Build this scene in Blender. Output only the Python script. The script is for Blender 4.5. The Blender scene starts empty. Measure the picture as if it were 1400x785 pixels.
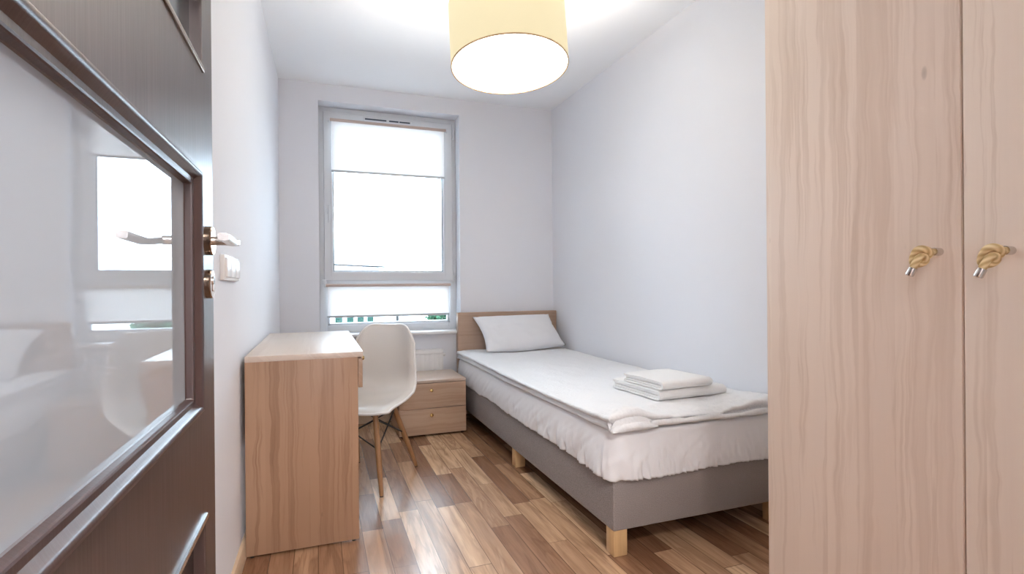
import bpy, bmesh, math, random
from mathutils import Vector, Matrix, noise

random.seed(7)
scn = bpy.context.scene
COL = scn.collection
PI = math.pi

# ------------------------------------------------------------------ helpers: materials
def newmat(name):
    m = bpy.data.materials.new(name)
    m.use_nodes = True
    nt = m.node_tree
    nt.nodes.clear()
    return m, nt

class G:
    """tiny node-graph helper"""
    def __init__(s, nt): s.nt = nt
    def n(s, typ, ins=None, **props):
        nd = s.nt.nodes.new(typ)
        for k, v in props.items(): setattr(nd, k, v)
        for k, v in (ins or {}).items():
            sock = nd.inputs[k]
            if isinstance(v, bpy.types.NodeSocket): s.nt.links.new(v, sock)
            else: sock.default_value = v
        return nd
    def math(s, op, a, b=None, c=None):
        nd = s.nt.nodes.new('ShaderNodeMath'); nd.operation = op
        for i, v in enumerate((a, b, c)):
            if v is None: continue
            if isinstance(v, bpy.types.NodeSocket): s.nt.links.new(v, nd.inputs[i])
            else: nd.inputs[i].default_value = v
        return nd.outputs[0]
    def xyz(s, x, y, z):
        return s.n('ShaderNodeCombineXYZ', {0: x, 1: y, 2: z}).outputs[0]
    def noise(s, vec, scale=1.0, detail=2.0, rough=.5, dist=0.0):
        return s.n('ShaderNodeTexNoise', {'Vector': vec, 'Scale': scale, 'Detail': detail, 'Roughness': rough, 'Distortion': dist}).outputs['Fac']
    def ramp(s, fac, stops, interp='LINEAR'):
        nd = s.n('ShaderNodeValToRGB', {0: fac}); cr = nd.color_ramp; cr.interpolation = interp
        while len(cr.elements) < len(stops): cr.elements.new(.5)
        for e, (p, c) in zip(cr.elements, stops):
            e.position = p; e.color = (c, c, c, 1) if isinstance(c, (int, float)) else (*c, 1)
        return nd.outputs[0]
    def mix(s, f, a, b, mode='MIX'):
        nd = s.n('ShaderNodeMix', data_type='RGBA', blend_type=mode)
        for i, v in ((0, f), (6, a), (7, b)):
            if isinstance(v, bpy.types.NodeSocket): s.nt.links.new(v, nd.inputs[i])
            elif i == 0: nd.inputs[0].default_value = v
            else: nd.inputs[i].default_value = (*v, 1)
        return nd.outputs[2]
    def bump(s, h, strength=.3, dist=.002):
        return s.n('ShaderNodeBump', {'Height': h, 'Strength': strength, 'Distance': dist}).outputs[0]
    def out(s, shader):
        s.n('ShaderNodeOutputMaterial', {0: shader})
    def bsdf(s, color, rough=.5, spec=.5, metal=0.0, normal=None, coat=0.0, sheen=0.0, ior=1.5, coat_rough=.05):
        ins = {'Base Color': color if isinstance(color, bpy.types.NodeSocket) else (*color, 1), 'Roughness': rough,
               'Specular IOR Level': spec, 'Metallic': metal, 'Coat Weight': coat, 'Coat Roughness': coat_rough, 'Sheen Weight': sheen, 'IOR': ior}
        if normal is not None: ins['Normal'] = normal
        return s.n('ShaderNodeBsdfPrincipled', ins).outputs[0]

def objxyz(g):
    co = g.n('ShaderNodeTexCoord').outputs['Object']
    sp = g.n('ShaderNodeSeparateXYZ', {0: co})
    return sp.outputs[0], sp.outputs[1], sp.outputs[2], co

def plain(name, color, rough=.5, spec=.5, metal=0.0, mottling=.03, scale=9.0, bump=0.0, bscale=400, **kw):
    m, nt = newmat(name); g = G(nt)
    x, y, z, co = objxyz(g)
    f = g.noise(co, scale, 3)
    c = g.mix(f, tuple(v * (1 - mottling) for v in color), tuple(min(1, v * (1 + mottling)) for v in color))
    nrm = g.bump(g.noise(co, bscale, 2), bump, .001) if bump else None
    g.out(g.bsdf(c, rough, spec, metal, nrm, **kw))
    return m

def wood(name, axis, light, dark, streak, seed=0.0, rough=.45, contrast=1.0, plank=.078, spec=.5):
    m, nt = newmat(name); g = G(nt)
    x, y, z, co = objxyz(g)
    if axis == 'z': a, al = g.math('ADD', x, y), z
    elif axis == 'x': a, al = g.math('ADD', y, z), x
    else: a, al = g.math('ADD', x, z), y
    a = g.math('ADD', a, seed * 3.17 + 5)
    al = g.math('ADD', al, seed * 1.31)
    pid = g.math('FLOOR', g.math('DIVIDE', a, plank))
    wn = g.n('ShaderNodeTexWhiteNoise', {'W': pid}, noise_dimensions='1D').outputs['Value']
    shift = g.math('MULTIPLY', wn, 7.0)
    al2 = g.math('ADD', al, shift)
    # wavy heart streaks with one sharp side
    wob = g.math('MULTIPLY', g.noise(g.xyz(g.math('MULTIPLY', a, 6), g.math('MULTIPLY', al, 5.0), 3.3), 1, 3, .6), .035)
    aw = g.math('ADD', a, wob)
    n1 = g.noise(g.xyz(g.math('MULTIPLY', aw, 17), g.math('MULTIPLY', al2, .40), 0), 1, 4, .6, .2)
    s1 = g.ramp(n1, [(0, 0), (.52, 0), (.575, 1), (.66, .35), (.8, 0)])
    n2 = g.noise(g.xyz(g.math('MULTIPLY', aw, 42), g.math('MULTIPLY', al2, 1.1), 4.2), 1, 4, .6, .3)
    s2 = g.ramp(n2, [(0, 0), (.54, 0), (.61, 1), (.66, .3), (.78, 0)])
    msk = g.ramp(g.noise(g.xyz(g.math('MULTIPLY', a, 5), g.math('MULTIPLY', al, 1.7), 9.1), 1, 1), [(.42, 0), (.62, 1)])
    fib = g.noise(g.xyz(g.math('MULTIPLY', a, 170), g.math('MULTIPLY', al, 5), 1.7), 1, 2, .6)
    # little knots and pore ticks
    vor = g.n('ShaderNodeTexVoronoi', {'Vector': g.xyz(g.math('MULTIPLY', a, 8), g.math('MULTIPLY', al, 3.2), 0), 'Scale': 1.0, 'Randomness': 1.0}).outputs['Distance']
    knot = g.ramp(vor, [(0, 1), (.03, .7), (.05, 0)])
    c = g.mix(g.math('MULTIPLY', wn, .55 * contrast), light, dark)
    c = g.mix(g.math('MULTIPLY', s1, .38 * contrast), c, streak)
    c = g.mix(g.math('MULTIPLY', g.math('MULTIPLY', s2, msk), .45 * contrast), c, streak)
    c = g.mix(g.math('MULTIPLY', knot, .45), c, tuple(v * .45 for v in streak))
    c = g.mix(g.math('MULTIPLY', g.math('SUBTRACT', fib, .42), .45), c, dark)
    g.out(g.bsdf(c, rough, spec, 0, g.bump(fib, .06, .0008)))
    return m

M = {}
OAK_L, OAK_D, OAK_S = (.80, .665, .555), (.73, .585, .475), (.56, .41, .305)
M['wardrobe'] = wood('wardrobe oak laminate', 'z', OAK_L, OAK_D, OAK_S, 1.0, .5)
M['oak_z'] = wood('shade-darkened oak laminate upright grain', 'z', (.40, .245, .155), (.335, .195, .118), (.22, .112, .06), 2.3, .42, 1.5)  # wardrobe laminate again, with the shade on the desk side put into the colour
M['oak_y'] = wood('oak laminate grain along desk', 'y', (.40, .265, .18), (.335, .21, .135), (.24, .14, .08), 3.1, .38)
M['top_y'] = wood('glossy oak desk top paled as sheen', 'y', (.62, .52, .44), (.55, .45, .37), (.44, .33, .26), 3.1, .34, .8, spec=1.0)  # paler than the desk sides: window sheen is put into the colour too
M['top_x'] = wood('glossy oak cabinet top paled as sheen', 'x', (.58, .46, .38), (.50, .39, .31), (.40, .29, .22), 4.1, .34, .8, spec=1.0)  # lightened the same way, reflected light painted into the wood colour
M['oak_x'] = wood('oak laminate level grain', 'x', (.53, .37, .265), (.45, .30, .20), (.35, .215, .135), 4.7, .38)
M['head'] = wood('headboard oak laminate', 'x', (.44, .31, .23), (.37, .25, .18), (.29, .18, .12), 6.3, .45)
M['base_wood'] = wood('pale skirting', 'y', (.62, .47, .33), (.55, .40, .27), (.45, .31, .20), 5.5, .4, .5)
M['beech'] = wood('beech blocks', 'z', (.62, .40, .20), (.52, .32, .15), (.42, .24, .10), 7.9, .45, .6)
M['leg_wood'] = wood('beech dowels', 'z', (.36, .19, .085), (.28, .14, .06), (.2, .09, .04), 8.4, .4, .6)

def wenge():
    m, nt = newmat('dark wenge foil'); g = G(nt)
    x, y, z, co = objxyz(g)
    f = g.noise(g.xyz(g.math('MULTIPLY', g.math('ADD', x, y), 230), g.math('MULTIPLY', z, 6), 0), 1, 3, .6)
    b = g.noise(g.xyz(g.math('MULTIPLY', g.math('ADD', x, y), 24), g.math('MULTIPLY', z, 1.2), 0), 1, 2, .5, .3)
    c = g.mix(b, (.038, .0175, .0165), (.080, .041, .036))
    c = g.mix(g.math('MULTIPLY', f, .5), c, (.020, .009, .008))
    g.out(g.bsdf(c, g.ramp(f, [(0, .30), (1, .42)]), .85, 0, g.bump(f, .22, .0006)))
    return m
M['wenge'] = wenge()

def floor_mat():
    m, nt = newmat('three strip laminate'); g = G(nt)
    x, y, z, co = objxyz(g)
    W, L = .0842, .56
    u = g.math('DIVIDE', g.math('SUBTRACT', x, .748 - 40 * W), W)
    row = g.math('FLOOR', u)
    rn = g.n('ShaderNodeTexWhiteNoise', {'W': row}, noise_dimensions='1D').outputs['Value']
    v = g.math('ADD', g.math('DIVIDE', y, L), g.math('MULTIPLY', rn, 9.0))
    # uneven strip lengths
    v = g.math('ADD', v, g.math('MULTIPLY', g.math('SINE', g.math('MULTIPLY', g.math('ADD', v, g.math('MULTIPLY', rn, 3.0)), 2.1)), .22))
    pid = g.math('FLOOR', v)
    wnn = g.n('ShaderNodeTexWhiteNoise', {'Vector': g.xyz(row, pid, 0)}, noise_dimensions='2D')
    t = wnn.outputs['Value']
    base = g.ramp(t, [(0, (.19, .088, .048)), (.22, (.285, .15, .085)), (.5, (.40, .23, .135)), (.75, (.54, .335, .20)), (1, (.72, .49, .31))])
    off = g.math('MULTIPLY', t, 23.0)
    gv = g.xyz(g.math('ADD', g.math('MULTIPLY', x, 30), off), g.math('MULTIPLY', y, 2.4), off)
    n1 = g.noise(gv, 1, 4, .6, .6)
    n2 = g.noise(g.xyz(g.math('MULTIPLY', x, 260), g.math('MULTIPLY', y, 9), off), 1, 2, .6)
    n3 = g.noise(g.xyz(g.math('ADD', g.math('MULTIPLY', x, 14), off), g.math('MULTIPLY', y, 1.3), off), 1, 3, .6, .9)
    c = g.mix(g.math('MULTIPLY', g.ramp(n1, [(.38, 0), (.7, 1)]), .55), base, (.14, .060, .028))
    c = g.mix(g.math('MULTIPLY', g.ramp(n3, [(.5, 0), (.53, 1), (.62, 0)]), .35), c, (.11, .045, .02))
    c = g.mix(g.math('MULTIPLY', g.ramp(n2, [(.45, 0), (.75, 1)]), .10), c, (.60, .38, .21))
    fu = g.math('FRACT', u); fv = g.math('FRACT', v)
    e1 = g.math('LESS_THAN', g.math('MINIMUM', fu, g.math('SUBTRACT', 1, fu)), .016)
    e2 = g.math('LESS_THAN', g.math('MINIMUM', fv, g.math('SUBTRACT', 1, fv)), .0022)
    e = g.math('MAXIMUM', e1, e2)
    c = g.mix(g.math('MULTIPLY', e, .7), c, (.05, .022, .010))
    g.out(g.bsdf(c, g.ramp(n1, [(0, .22), (1, .28)]), .75, 0, g.bump(n1, .02, .0006)))
    return m
M['floor'] = floor_mat()

M['wall'] = plain('white wall paint', (.762, .772, .815), .85, .25, mottling=.012, scale=3, bump=.05, bscale=300)
M['ceil'] = plain('white ceiling paint', (.91, .93, .955), .9, .2, mottling=.01, scale=3)
M['pvc'] = plain('white window plastic', (.65, .665, .69), .32, .5, mottling=.01)
M['rubber'] = plain('grey glazing seal', (.16, .17, .18), .7, .3)
M['slot'] = plain('dark vent slot', (.07, .09, .12), .6, .3)
M['sill'] = plain('white sill board', (.80, .80, .81), .35, .5, mottling=.015)
M['radiator'] = plain('white radiator enamel', (.80, .80, .80), .3, .5, mottling=.01)
M['shell'] = plain('white moulded plastic dimmed as backlit', (.68, .65, .62), .32, .5, mottling=.01)  # white plastic dimmed, its backlit shade put into the colour
M['rim_lit'] = plain('white moulded rim brightened as lit', (.80, .78, .76), .3, .5, mottling=.01)  # same plastic, brighter to paint the light the lip catches
M['black_wire'] = plain('black steel wire', (.012, .012, .012), .4, .5)
M['brass'] = plain('polished brass', (.72, .50, .20), .22, .5, 1.0)
M['nickel'] = plain('satin nickel', (.66, .63, .60), .25, .5, 1.0)
M['bronze'] = plain('brown nickel', (.36, .27, .21), .22, .5, 1.0)
M['chrome'] = plain('bright metal trim', (.80, .80, .82), .16, .5, 1.0)
M['dark_glass'] = plain('dark lacquered recess', (.016, .010, .008), .16, .5)
M['switch'] = plain('white switch plastic', (.80, .78, .76), .25, .5, mottling=.01)
M['tube'] = plain('beige blind tube', (.52, .41, .36), .5, .4)
M['grey_bar'] = plain('grey aluminium bar', (.52, .53, .55), .4, .5, .4)
M['black_gap'] = plain('black glide', (.02, .02, .02), .6, .3)
M['white_metal'] = plain('white lamp metal', (.8, .8, .8), .4, .5)
M['rope'] = None

def rope_mat():
    m, nt = newmat('twisted jute rope'); g = G(nt)
    uv = g.n('ShaderNodeTexCoord').outputs['UV']
    sp = g.n('ShaderNodeSeparateXYZ', {0: uv})
    k = g.math('SINE', g.math('ADD', g.math('MULTIPLY', sp.outputs[1], 420), g.math('MULTIPLY', sp.outputs[0], 2 * PI * 3)))
    k = g.math('ADD', g.math('MULTIPLY', k, .5), .5)
    co = g.n('ShaderNodeTexCoord').outputs['Object']
    f = g.noise(co, 900, 2)
    c = g.mix(k, (.50, .33, .14), (.84, .66, .38))
    c = g.mix(g.math('MULTIPLY', f, .3), c, (.80, .66, .40))
    g.out(g.bsdf(c, .8, .2, 0, g.bump(k, .5, .001)))
    return m
M['rope'] = rope_mat()

def cloth(name, color, weave=900, rough=.9, strength=.25, kind='weave', mott=.02):
    m, nt = newmat(name); g = G(nt)
    x, y, z, co = objxyz(g)
    f = g.noise(co, 6, 3)
    if kind == 'seersucker':
        v = g.n('ShaderNodeTexVoronoi', {'Vector': g.xyz(g.math('MULTIPLY', x, 62), g.math('MULTIPLY', y, 62), g.math('MULTIPLY', z, 62)), 'Scale': 1.0, 'Randomness': .35}, feature='SMOOTH_F1').outputs['Distance']
        h = g.math('ADD', g.math('MULTIPLY', v, 1.0), g.math('MULTIPLY', g.noise(co, 140, 2), .5))
        nrm = g.bump(h, strength, .006)
    else:
        wx = g.math('SINE', g.math('MULTIPLY', g.math('ADD', x, y), weave))
        wz = g.math('SINE', g.math('MULTIPLY', g.math('ADD', z, g.math('MULTIPLY', y, .31)), weave))
        h = g.math('ADD', g.math('MULTIPLY', g.math('ADD', wx, wz), .25), g.noise(co, weave * .6, 2))
        nrm = g.bump(h, strength, .0015)
    c = g.mix(f, tuple(v * (1 - mott) for v in color), tuple(min(1, v * (1 + mott)) for v in color))
    if kind == 'upholstery':
        t = g.noise(co, 420, 2, .7)
        c = g.mix(g.ramp(t, [(.3, 0), (.7, 1)]), tuple(v * .62 for v in color), tuple(v * 1.35 for v in color))
    g.out(g.bsdf(c, rough, .15, 0, nrm, sheen=.15))
    return m
M['sheet'] = cloth('white cotton sheet', (.76, .755, .77), 1400, .85, .08)
M['duvet'] = cloth('white seersucker cotton', (.75, .755, .77), 1, .9, .55, 'seersucker')
M['pillow'] = cloth('white pillow cotton', (.75, .75, .77), 1400, .85, .10)
M['towel'] = cloth('white terry towel', (.80, .795, .79), 700, .95, .6)
M['uphol'] = cloth('grey brown woven upholstery', (.275, .238, .228), 900, .92, .5, 'upholstery', .05)

def glass_mat():
    m, nt = newmat('window glass'); g = G(nt)
    co = g.n('ShaderNodeTexCoord').outputs['Object']
    r = g.math('MULTIPLY', g.noise(co, 3, 1), .01)
    fr = g.n('ShaderNodeFresnel', {'IOR': 1.45}).outputs[0]
    t = g.n('ShaderNodeBsdfTransparent', {0: (.97, .985, .98, 1)}).outputs[0]
    gl = g.n('ShaderNodeBsdfGlossy', {0: (1, 1, 1, 1), 'Roughness': r}).outputs[0]
    g.out(g.n('ShaderNodeMixShader', {0: fr, 1: t, 2: gl}).outputs[0])
    return m
M['glass'] = glass_mat()

def milky_glass():
    m, nt = newmat('milky door glass'); g = G(nt)
    co = g.n('ShaderNodeTexCoord').outputs['Object']
    f = g.noise(co, 2.5, 2)
    c = g.mix(f, (.37, .405, .445), (.395, .43, .47))
    g.out(g.bsdf(c, .003, .5, 0, None, ior=3.0))
    return m
M['milky'] = milky_glass()

def blind_mat():
    m, nt = newmat('white roller fabric'); g = G(nt)
    x, y, z, co = objxyz(g)
    w = g.math('ADD', g.math('SINE', g.math('MULTIPLY', x, 2200)), g.math('SINE', g.math('MULTIPLY', z, 2200)))
    f = g.math('ADD', .5, g.math('MULTIPLY', w, .12))
    c = g.mix(f, (.86, .83, .82), (.92, .90, .89))
    d = g.n('ShaderNodeBsdfDiffuse', {0: c}).outputs[0]
    t = g.n('ShaderNodeBsdfTranslucent', {0: c}).outputs[0]
    g.out(g.n('ShaderNodeMixShader', {0: .42, 1: d, 2: t}).outputs[0])
    return m
M['blind'] = blind_mat()

def glow(name, base, emis, strength, weave=False):
    m, nt = newmat(name); g = G(nt)
    x, y, z, co = objxyz(g)
    f = g.noise(co, 260 if weave else 5, 2)
    c = g.mix(f, tuple(v * .96 for v in emis), emis)
    p = g.n('ShaderNodeBsdfPrincipled', {'Base Color': (*base, 1), 'Roughness': .8, 'Specular IOR Level': .2, 'Emission Color': c, 'Emission Strength': strength})
    g.out(p.outputs[0])
    return m
M['shade'] = glow('cream lamp shade fabric', (.30, .27, .20), (.90, .78, .48), .58, True)
M['diffuser'] = glow('lit white diffuser', (.6, .6, .6), (1.0, .94, .84), 4.0)
M['rim'] = plain('beige shade rim', (.62, .42, .22), .6, .3)
M['facade'] = plain('white rendered facade', (.82, .82, .82), .9, .2)
M['eave_shade'] = plain('eave underside darkened as shade', (.03, .03, .032), .9, 0)  # near-black colour stands for the shade under the roof overhang
M['facade_glass'] = plain('green tinted panes', (.016, .040, .033), .9, 0)
M['ground_out'] = plain('light-bouncing pale ground', (.64, .64, .62), .9, .2)  # ground colour raised to bounce more daylight onto reveals and ceiling
M['bark'] = plain('grey bark', (.18, .14, .11), .9, .2)
M['leaf'] = plain('pale green leaves', (.050, .115, .068), .9, 0, mottling=.5, scale=40)
M['post'] = plain('grey painted post', (.03, .03, .03), .9, 0)

# ------------------------------------------------------------------ helpers: objects
def tag(o, label=None, cat=None, group=None, kind=None):
    if label: o['label'] = label
    if cat: o['category'] = cat
    if group: o['group'] = group
    if kind: o['kind'] = kind
    return o

def thing(name, loc, label, cat, group=None, kind=None, rotz=0.0):
    o = bpy.data.objects.new(name, None)
    o.empty_display_size = .1
    o.location = loc; o.rotation_euler = (0, 0, rotz)
    COL.objects.link(o)
    return tag(o, label, cat, group, kind)

def root_of(o):
    while o.parent is not None: o = o.parent
    return o

class MB:
    def __init__(s): s.bm = bmesh.new(); s.uv = None
    def box(s, x0, x1, y0, y1, z0, z1, bev=0.0, seg=2):
        t = bmesh.new()
        bmesh.ops.create_cube(t, size=1.0)
        for v in t.verts:
            v.co = Vector(((x0 + x1) / 2 + v.co.x * (x1 - x0), (y0 + y1) / 2 + v.co.y * (y1 - y0), (z0 + z1) / 2 + v.co.z * (z1 - z0)))
        if bev > 0:
            bmesh.ops.bevel(t, geom=list(t.edges), offset=bev, segments=seg, profile=.5, affect='EDGES', clamp_overlap=True)
        s.merge(t); return s
    def merge(s, t, mat=None):
        me = bpy.data.meshes.new('tmp'); 
        if mat is not None: t.transform(mat)
        t.to_mesh(me); t.free(); s.bm.from_mesh(me); bpy.data.meshes.remove(me)
        return s
    def ring_sweep(s, rings, closed_ring=True, cap=True, closed_path=False):
        vs = [[s.bm.verts.new(p) for p in r] for r in rings]
        n = len(vs[0]); m = len(vs)
        for i in range(m if closed_path else m - 1):
            a, b = vs[i], vs[(i + 1) % m]
            for j in range(n if closed_ring else n - 1):
                k = (j + 1) % n
                s.bm.faces.new((a[j], a[k], b[k], b[j]))
        if cap and closed_ring and not closed_path:
            s.bm.faces.new(list(reversed(vs[0]))); s.bm.faces.new(vs[-1])
        return s
    def tube(s, pts, r, seg=12, cap=True, flat=None):
        """tube along pts; r number or list; flat=(w,h) gives a rounded-rectangle section"""
        pts = [Vector(p) for p in pts]
        rs = r if isinstance(r, (list, tuple)) else [r] * len(pts)
        rings = []; up = None
        for i, p in enumerate(pts):
            d = (pts[min(i + 1, len(pts) - 1)] - pts[max(i - 1, 0)]).normalized()
            if up is None:
                up = Vector((0, 0, 1)) if abs(d.z) < .9 else Vector((1, 0, 0))
            side = d.cross(up).normalized(); up = side.cross(d).normalized()
            ring = []
            for k in range(seg):
                a = 2 * PI * k / seg
                ca, sa = math.cos(a), math.sin(a)
                if flat:
                    e = .45
                    px = math.copysign(abs(ca) ** e, ca) * flat[0] * rs[i]; py = math.copysign(abs(sa) ** e, sa) * flat[1] * rs[i]
                else: px, py = ca * rs[i], sa * rs[i]
                ring.append(p + side * px + up * py)
            rings.append(ring)
        return s.ring_sweep(rings, True, cap)
    def lathe(s, profile, center=(0, 0, 0), axis='z', seg=32, cap=True):
        rings = []
        c = Vector(center)
        for r, h in profile:
            ring = []
            for k in range(seg):
                a = 2 * PI * k / seg
                u, v = r * math.cos(a), r * math.sin(a)
                if axis == 'z': q = Vector((u, v, h))
                elif axis == 'x': q = Vector((h, u, v))
                else: q = Vector((v, h, u))
                ring.append(c + q)
            rings.append(ring)
        return s.ring_sweep(rings, True, cap)
    def build(s, name, mat, parent=None, world=True, smooth=True, angle=35, mods=None):
        bmesh.ops.recalc_face_normals(s.bm, faces=list(s.bm.faces))
        me = bpy.data.meshes.new(name)
        if parent is not None and world:
            off = root_of(parent).location
            for v in s.bm.verts: v.co -= off
        s.bm.to_mesh(me); s.bm.free()
        if smooth:
            for p in me.polygons: p.use_smooth = True
            me.set_sharp_from_angle(angle=math.radians(angle))
        me.materials.append(mat)
        o = bpy.data.objects.new(name, me)
        COL.objects.link(o)
        if parent is not None: o.parent = parent
        return o

def struct(name, mb, mat, label=None, cat=None):
    o = mb.build(name, mat); tag(o, label, cat, None, 'structure'); return o

# ------------------------------------------------------------------ room constants (metres)
CAM_H = 1.0024
XR, D, ZC = 1.8498, 4.0246, 2.4818
def xl(y):                        # the left wall runs a touch out of square
    return -.258 - (4.0246 - y) * .0102
YH = -1.6                         # far end of the hall behind the camera
WL, WR, WT, WB = .005, 1.048, 2.357, .640   # window opening

# ------------------------------------------------------------------ setting
b = MB(); b.box(-.75, XR + .2, YH, D + .1, -.12, 0); struct('floor', b, M['floor'], 'glossy three-strip laminate floor in mixed brown tones', 'floor')
b = MB(); b.box(-.75, XR + .2, YH - .1, D + .4, ZC, ZC + .12); struct('ceiling', b, M['ceil'], 'plain white ceiling above the bed and desk', 'ceiling')
b = MB()
rings = []
for y in (YH, D + .4):
    rings.append([(xl(y), y, 0), (xl(y), y, ZC), (xl(y) - .15, y, ZC), (xl(y) - .15, y, 0)])
b.ring_sweep(rings); struct('wall_left', b, M['wall'], 'white wall on the left behind the desk and open door', 'wall')
b = MB(); b.box(XR, XR + .15, YH, D + .4, 0, ZC); struct('wall_right', b, M['wall'], 'white wall on the right along the bed', 'wall')
b = MB()
XA, XB = -.4, XR + .1
b.box(XA, WL, D, D + .36, 0, ZC); b.box(WR, XB, D, D + .36, 0, ZC); b.box(WL, WR, D, D + .36, WT, ZC); b.box(WL, WR, D, D + .36, 0, WB)
struct('wall_back', b, M['wall'], 'white window wall at the end of the room', 'wall')
b = MB(); DX0, DX1, DT = -.245, .72, 2.06
b.box(-.42, DX0 - .03, .03, .15, 0, ZC); b.box(DX1, XR + .05, .03, .15, 0, ZC); b.box(DX0 - .03, DX1, .03, .15, DT, ZC)
struct('wall_front', b, M['wall'], 'white wall around the doorway beside the wardrobe', 'wall')
b = MB(); b.box(-.6, XR + .1, YH - .12, YH, 0, ZC); struct('wall_hall', b, M['wall'], 'white hall wall facing the doorway', 'wall')

# skirting boards
b = MB(); rings = []
for y in (1.25, D):
    x = xl(y); rings.append([(x - .003, y, .0), (x - .003, y, .062), (x + .010, y, .062), (x + .014, y, .056), (x + .016, y, 0)])
b.ring_sweep(rings); struct('baseboard_left', b, M['base_wood'], 'pale wooden skirting along the left wall', 'skirting')
b = MB()
b.ring_sweep([[(x, D + .003, 0), (x, D + .003, .062), (x, D - .010, .062), (x, D - .014, .056), (x, D - .016, 0)] for x in (xl(D) + .014, XR)])
struct('baseboard_back', b, M['base_wood'], 'pale wooden skirting under the window', 'skirting')
b = MB()
b.ring_sweep([[(XR + .003, y, 0), (XR + .003, y, .062), (XR - .010, y, .062), (XR - .014, y, .056), (XR - .016, y, 0)] for y in (1.08, D - .014)])
struct('baseboard_right', b, M['base_wood'], 'pale wooden skirting behind the bed', 'skirting')

# ------------------------------------------------------------------ window
win = thing('window_1', (.53, D + .12, WB), 'white plastic window with a tilting upper sash over a fixed pane', 'window', None, 'structure')
FY0, FY1 = D + .125, D + .195
FB = .665                       # bottom of the frame (top of the sill)
b = MB()
b.box(WL, WL + .055, FY0, FY1, FB, WT - .002, .004); b.box(WR - .055, WR, FY0, FY1, FB, WT - .002, .004)
b.box(WL + .05, WR - .05, FY0, FY1, WT - .05, WT - .002, .004); b.box(WL + .05, WR - .05, FY0, FY1, FB, FB + .055, .004)
b.box(WL + .05, WR - .05, FY0, FY1, 1.025, 1.075, .004)
b.build('window_frame', M['pvc'], win)
SX0, SX1, SZ0, SZ1 = .038, 1.018, 1.054, 2.318
SY0, SY1 = D + .108, D + .178
GX0, GX1, GZ0, GZ1 = .108, .935, 1.130, 2.245
b = MB()
def frame_profile(b, ox0, ox1, oz0, oz1, ix0, ix1, iz0, iz1, y0, y1):
    """moulded rectangular frame: outer edge, rounded face, chamfer to the glass"""
    prof = [(0, y1), (0, y0 + .006), (.08, y0), (.82, y0), (.90, y0 + .004), (1.0, y0 + .022), (1.0, y1)]
    rings = []
    for k in range(4):
        ox = (ox0, ox1, ox1, ox0)[k]; oz = (oz0, oz0, oz1, oz1)[k]
        ix = (ix0, ix1, ix1, ix0)[k]; iz = (iz0, iz0, iz1, iz1)[k]
        rings.append([(ox + (ix - ox) * t, y, oz + (iz - oz) * t) for t, y in prof])
    b.ring_sweep(rings, True, False, True)
frame_profile(b, SX0, SX1, SZ0, SZ1, GX0, GX1, GZ0, GZ1, SY0, SY1)
sash = b.build('opening_sash', M['pvc'], win, angle=25)
b = MB()
for (x0, x1, z0, z1) in ((GX0 - .003, GX0 + .004, GZ0, GZ1), (GX1 - .004, GX1 + .003, GZ0, GZ1), (GX0, GX1, GZ0 - .003, GZ0 + .004), (GX0, GX1, GZ1 - .004, GZ1 + .003)):
    b.box(x0, x1, SY0 + .020, SY0 + .030, z0, z1)
b.build('glazing_seal', M['rubber'], sash)
b = MB(); b.box(GX0 - .01, GX1 + .01, SY0 + .030, SY0 + .034, GZ0 - .01, GZ1 + .01); b.build('window_pane', M['glass'], sash)
b = MB(); LX0, LX1, LZ0, LZ1 = WL + .055, WR - .055, FB + .055, 1.025
for (x0, x1, z0, z1) in ((LX0, LX0 + .018, LZ0, LZ1), (LX1 - .018, LX1, LZ0, LZ1), (LX0, LX1, LZ0, LZ0 + .018), (LX0, LX1, LZ1 - .018, LZ1)):
    b.box(x0, x1, FY0 + .018, FY0 + .055, z0, z1, .003)
b.build('glazing_bead', M['pvc'], win)
b = MB(); b.box(LX0 + .005, LX1 - .005, FY0 + .042, FY0 + .046, LZ0 + .005, LZ1 - .005); b.build('window_pane', M['glass'], win)
# handle on the left stile
hd = MB(); hd.box(.060, .090, SY0 - .010, SY0 + .001, 1.555, 1.625, .004).build('handle_plate', M['pvc'], sash)
h = MB(); h.tube([(.075, SY0 - .008, 1.60), (.075, SY0 - .040, 1.60)], .009, 12)
h.tube([(.075, SY0 - .040, 1.612), (.075, SY0 - .043, 1.57), (.075, SY0 - .044, 1.52), (.075, SY0 - .041, 1.485)], [1, 1, .92, .8], 14, flat=(.011, .008))
h.build('window_handle', M['pvc'], win)
# hinges
for z in (2.235, 1.075):
    MB().lathe([(.0001, -.042), (.007, -.042), (.008, -.038), (.008, .038), (.007, .042), (.0001, .042)], (SX1 + .010, SY0 + .004, z), 'z', 14).build('hinge', M['pvc'], win)
MB().box(SX0 - .014, SX0 + .012, SY0 - .004, SY0 + .012, 1.030, 1.066, .003).build('hinge_corner', M['pvc'], win)
# trickle vent on the top rail
vt = MB().box(.325, .690, SY0 - .014, SY0 + .002, 2.268, 2.300, .004).build('trickle_vent', M['pvc'], win)
b = MB()
for (x0, x1) in ((.338, .498), (.518, .590), (.596, .678)): b.box(x0, x1, SY0 - .0155, SY0 - .010, 2.279, 2.290)
b.build('vent_slot', M['slot'], vt)
# sill
MB().box(WL - .03, WR + .0, D - .045, FY0 + .02, FB - .024, FB, .006).build('window_sill', M['sill'], win)

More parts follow.
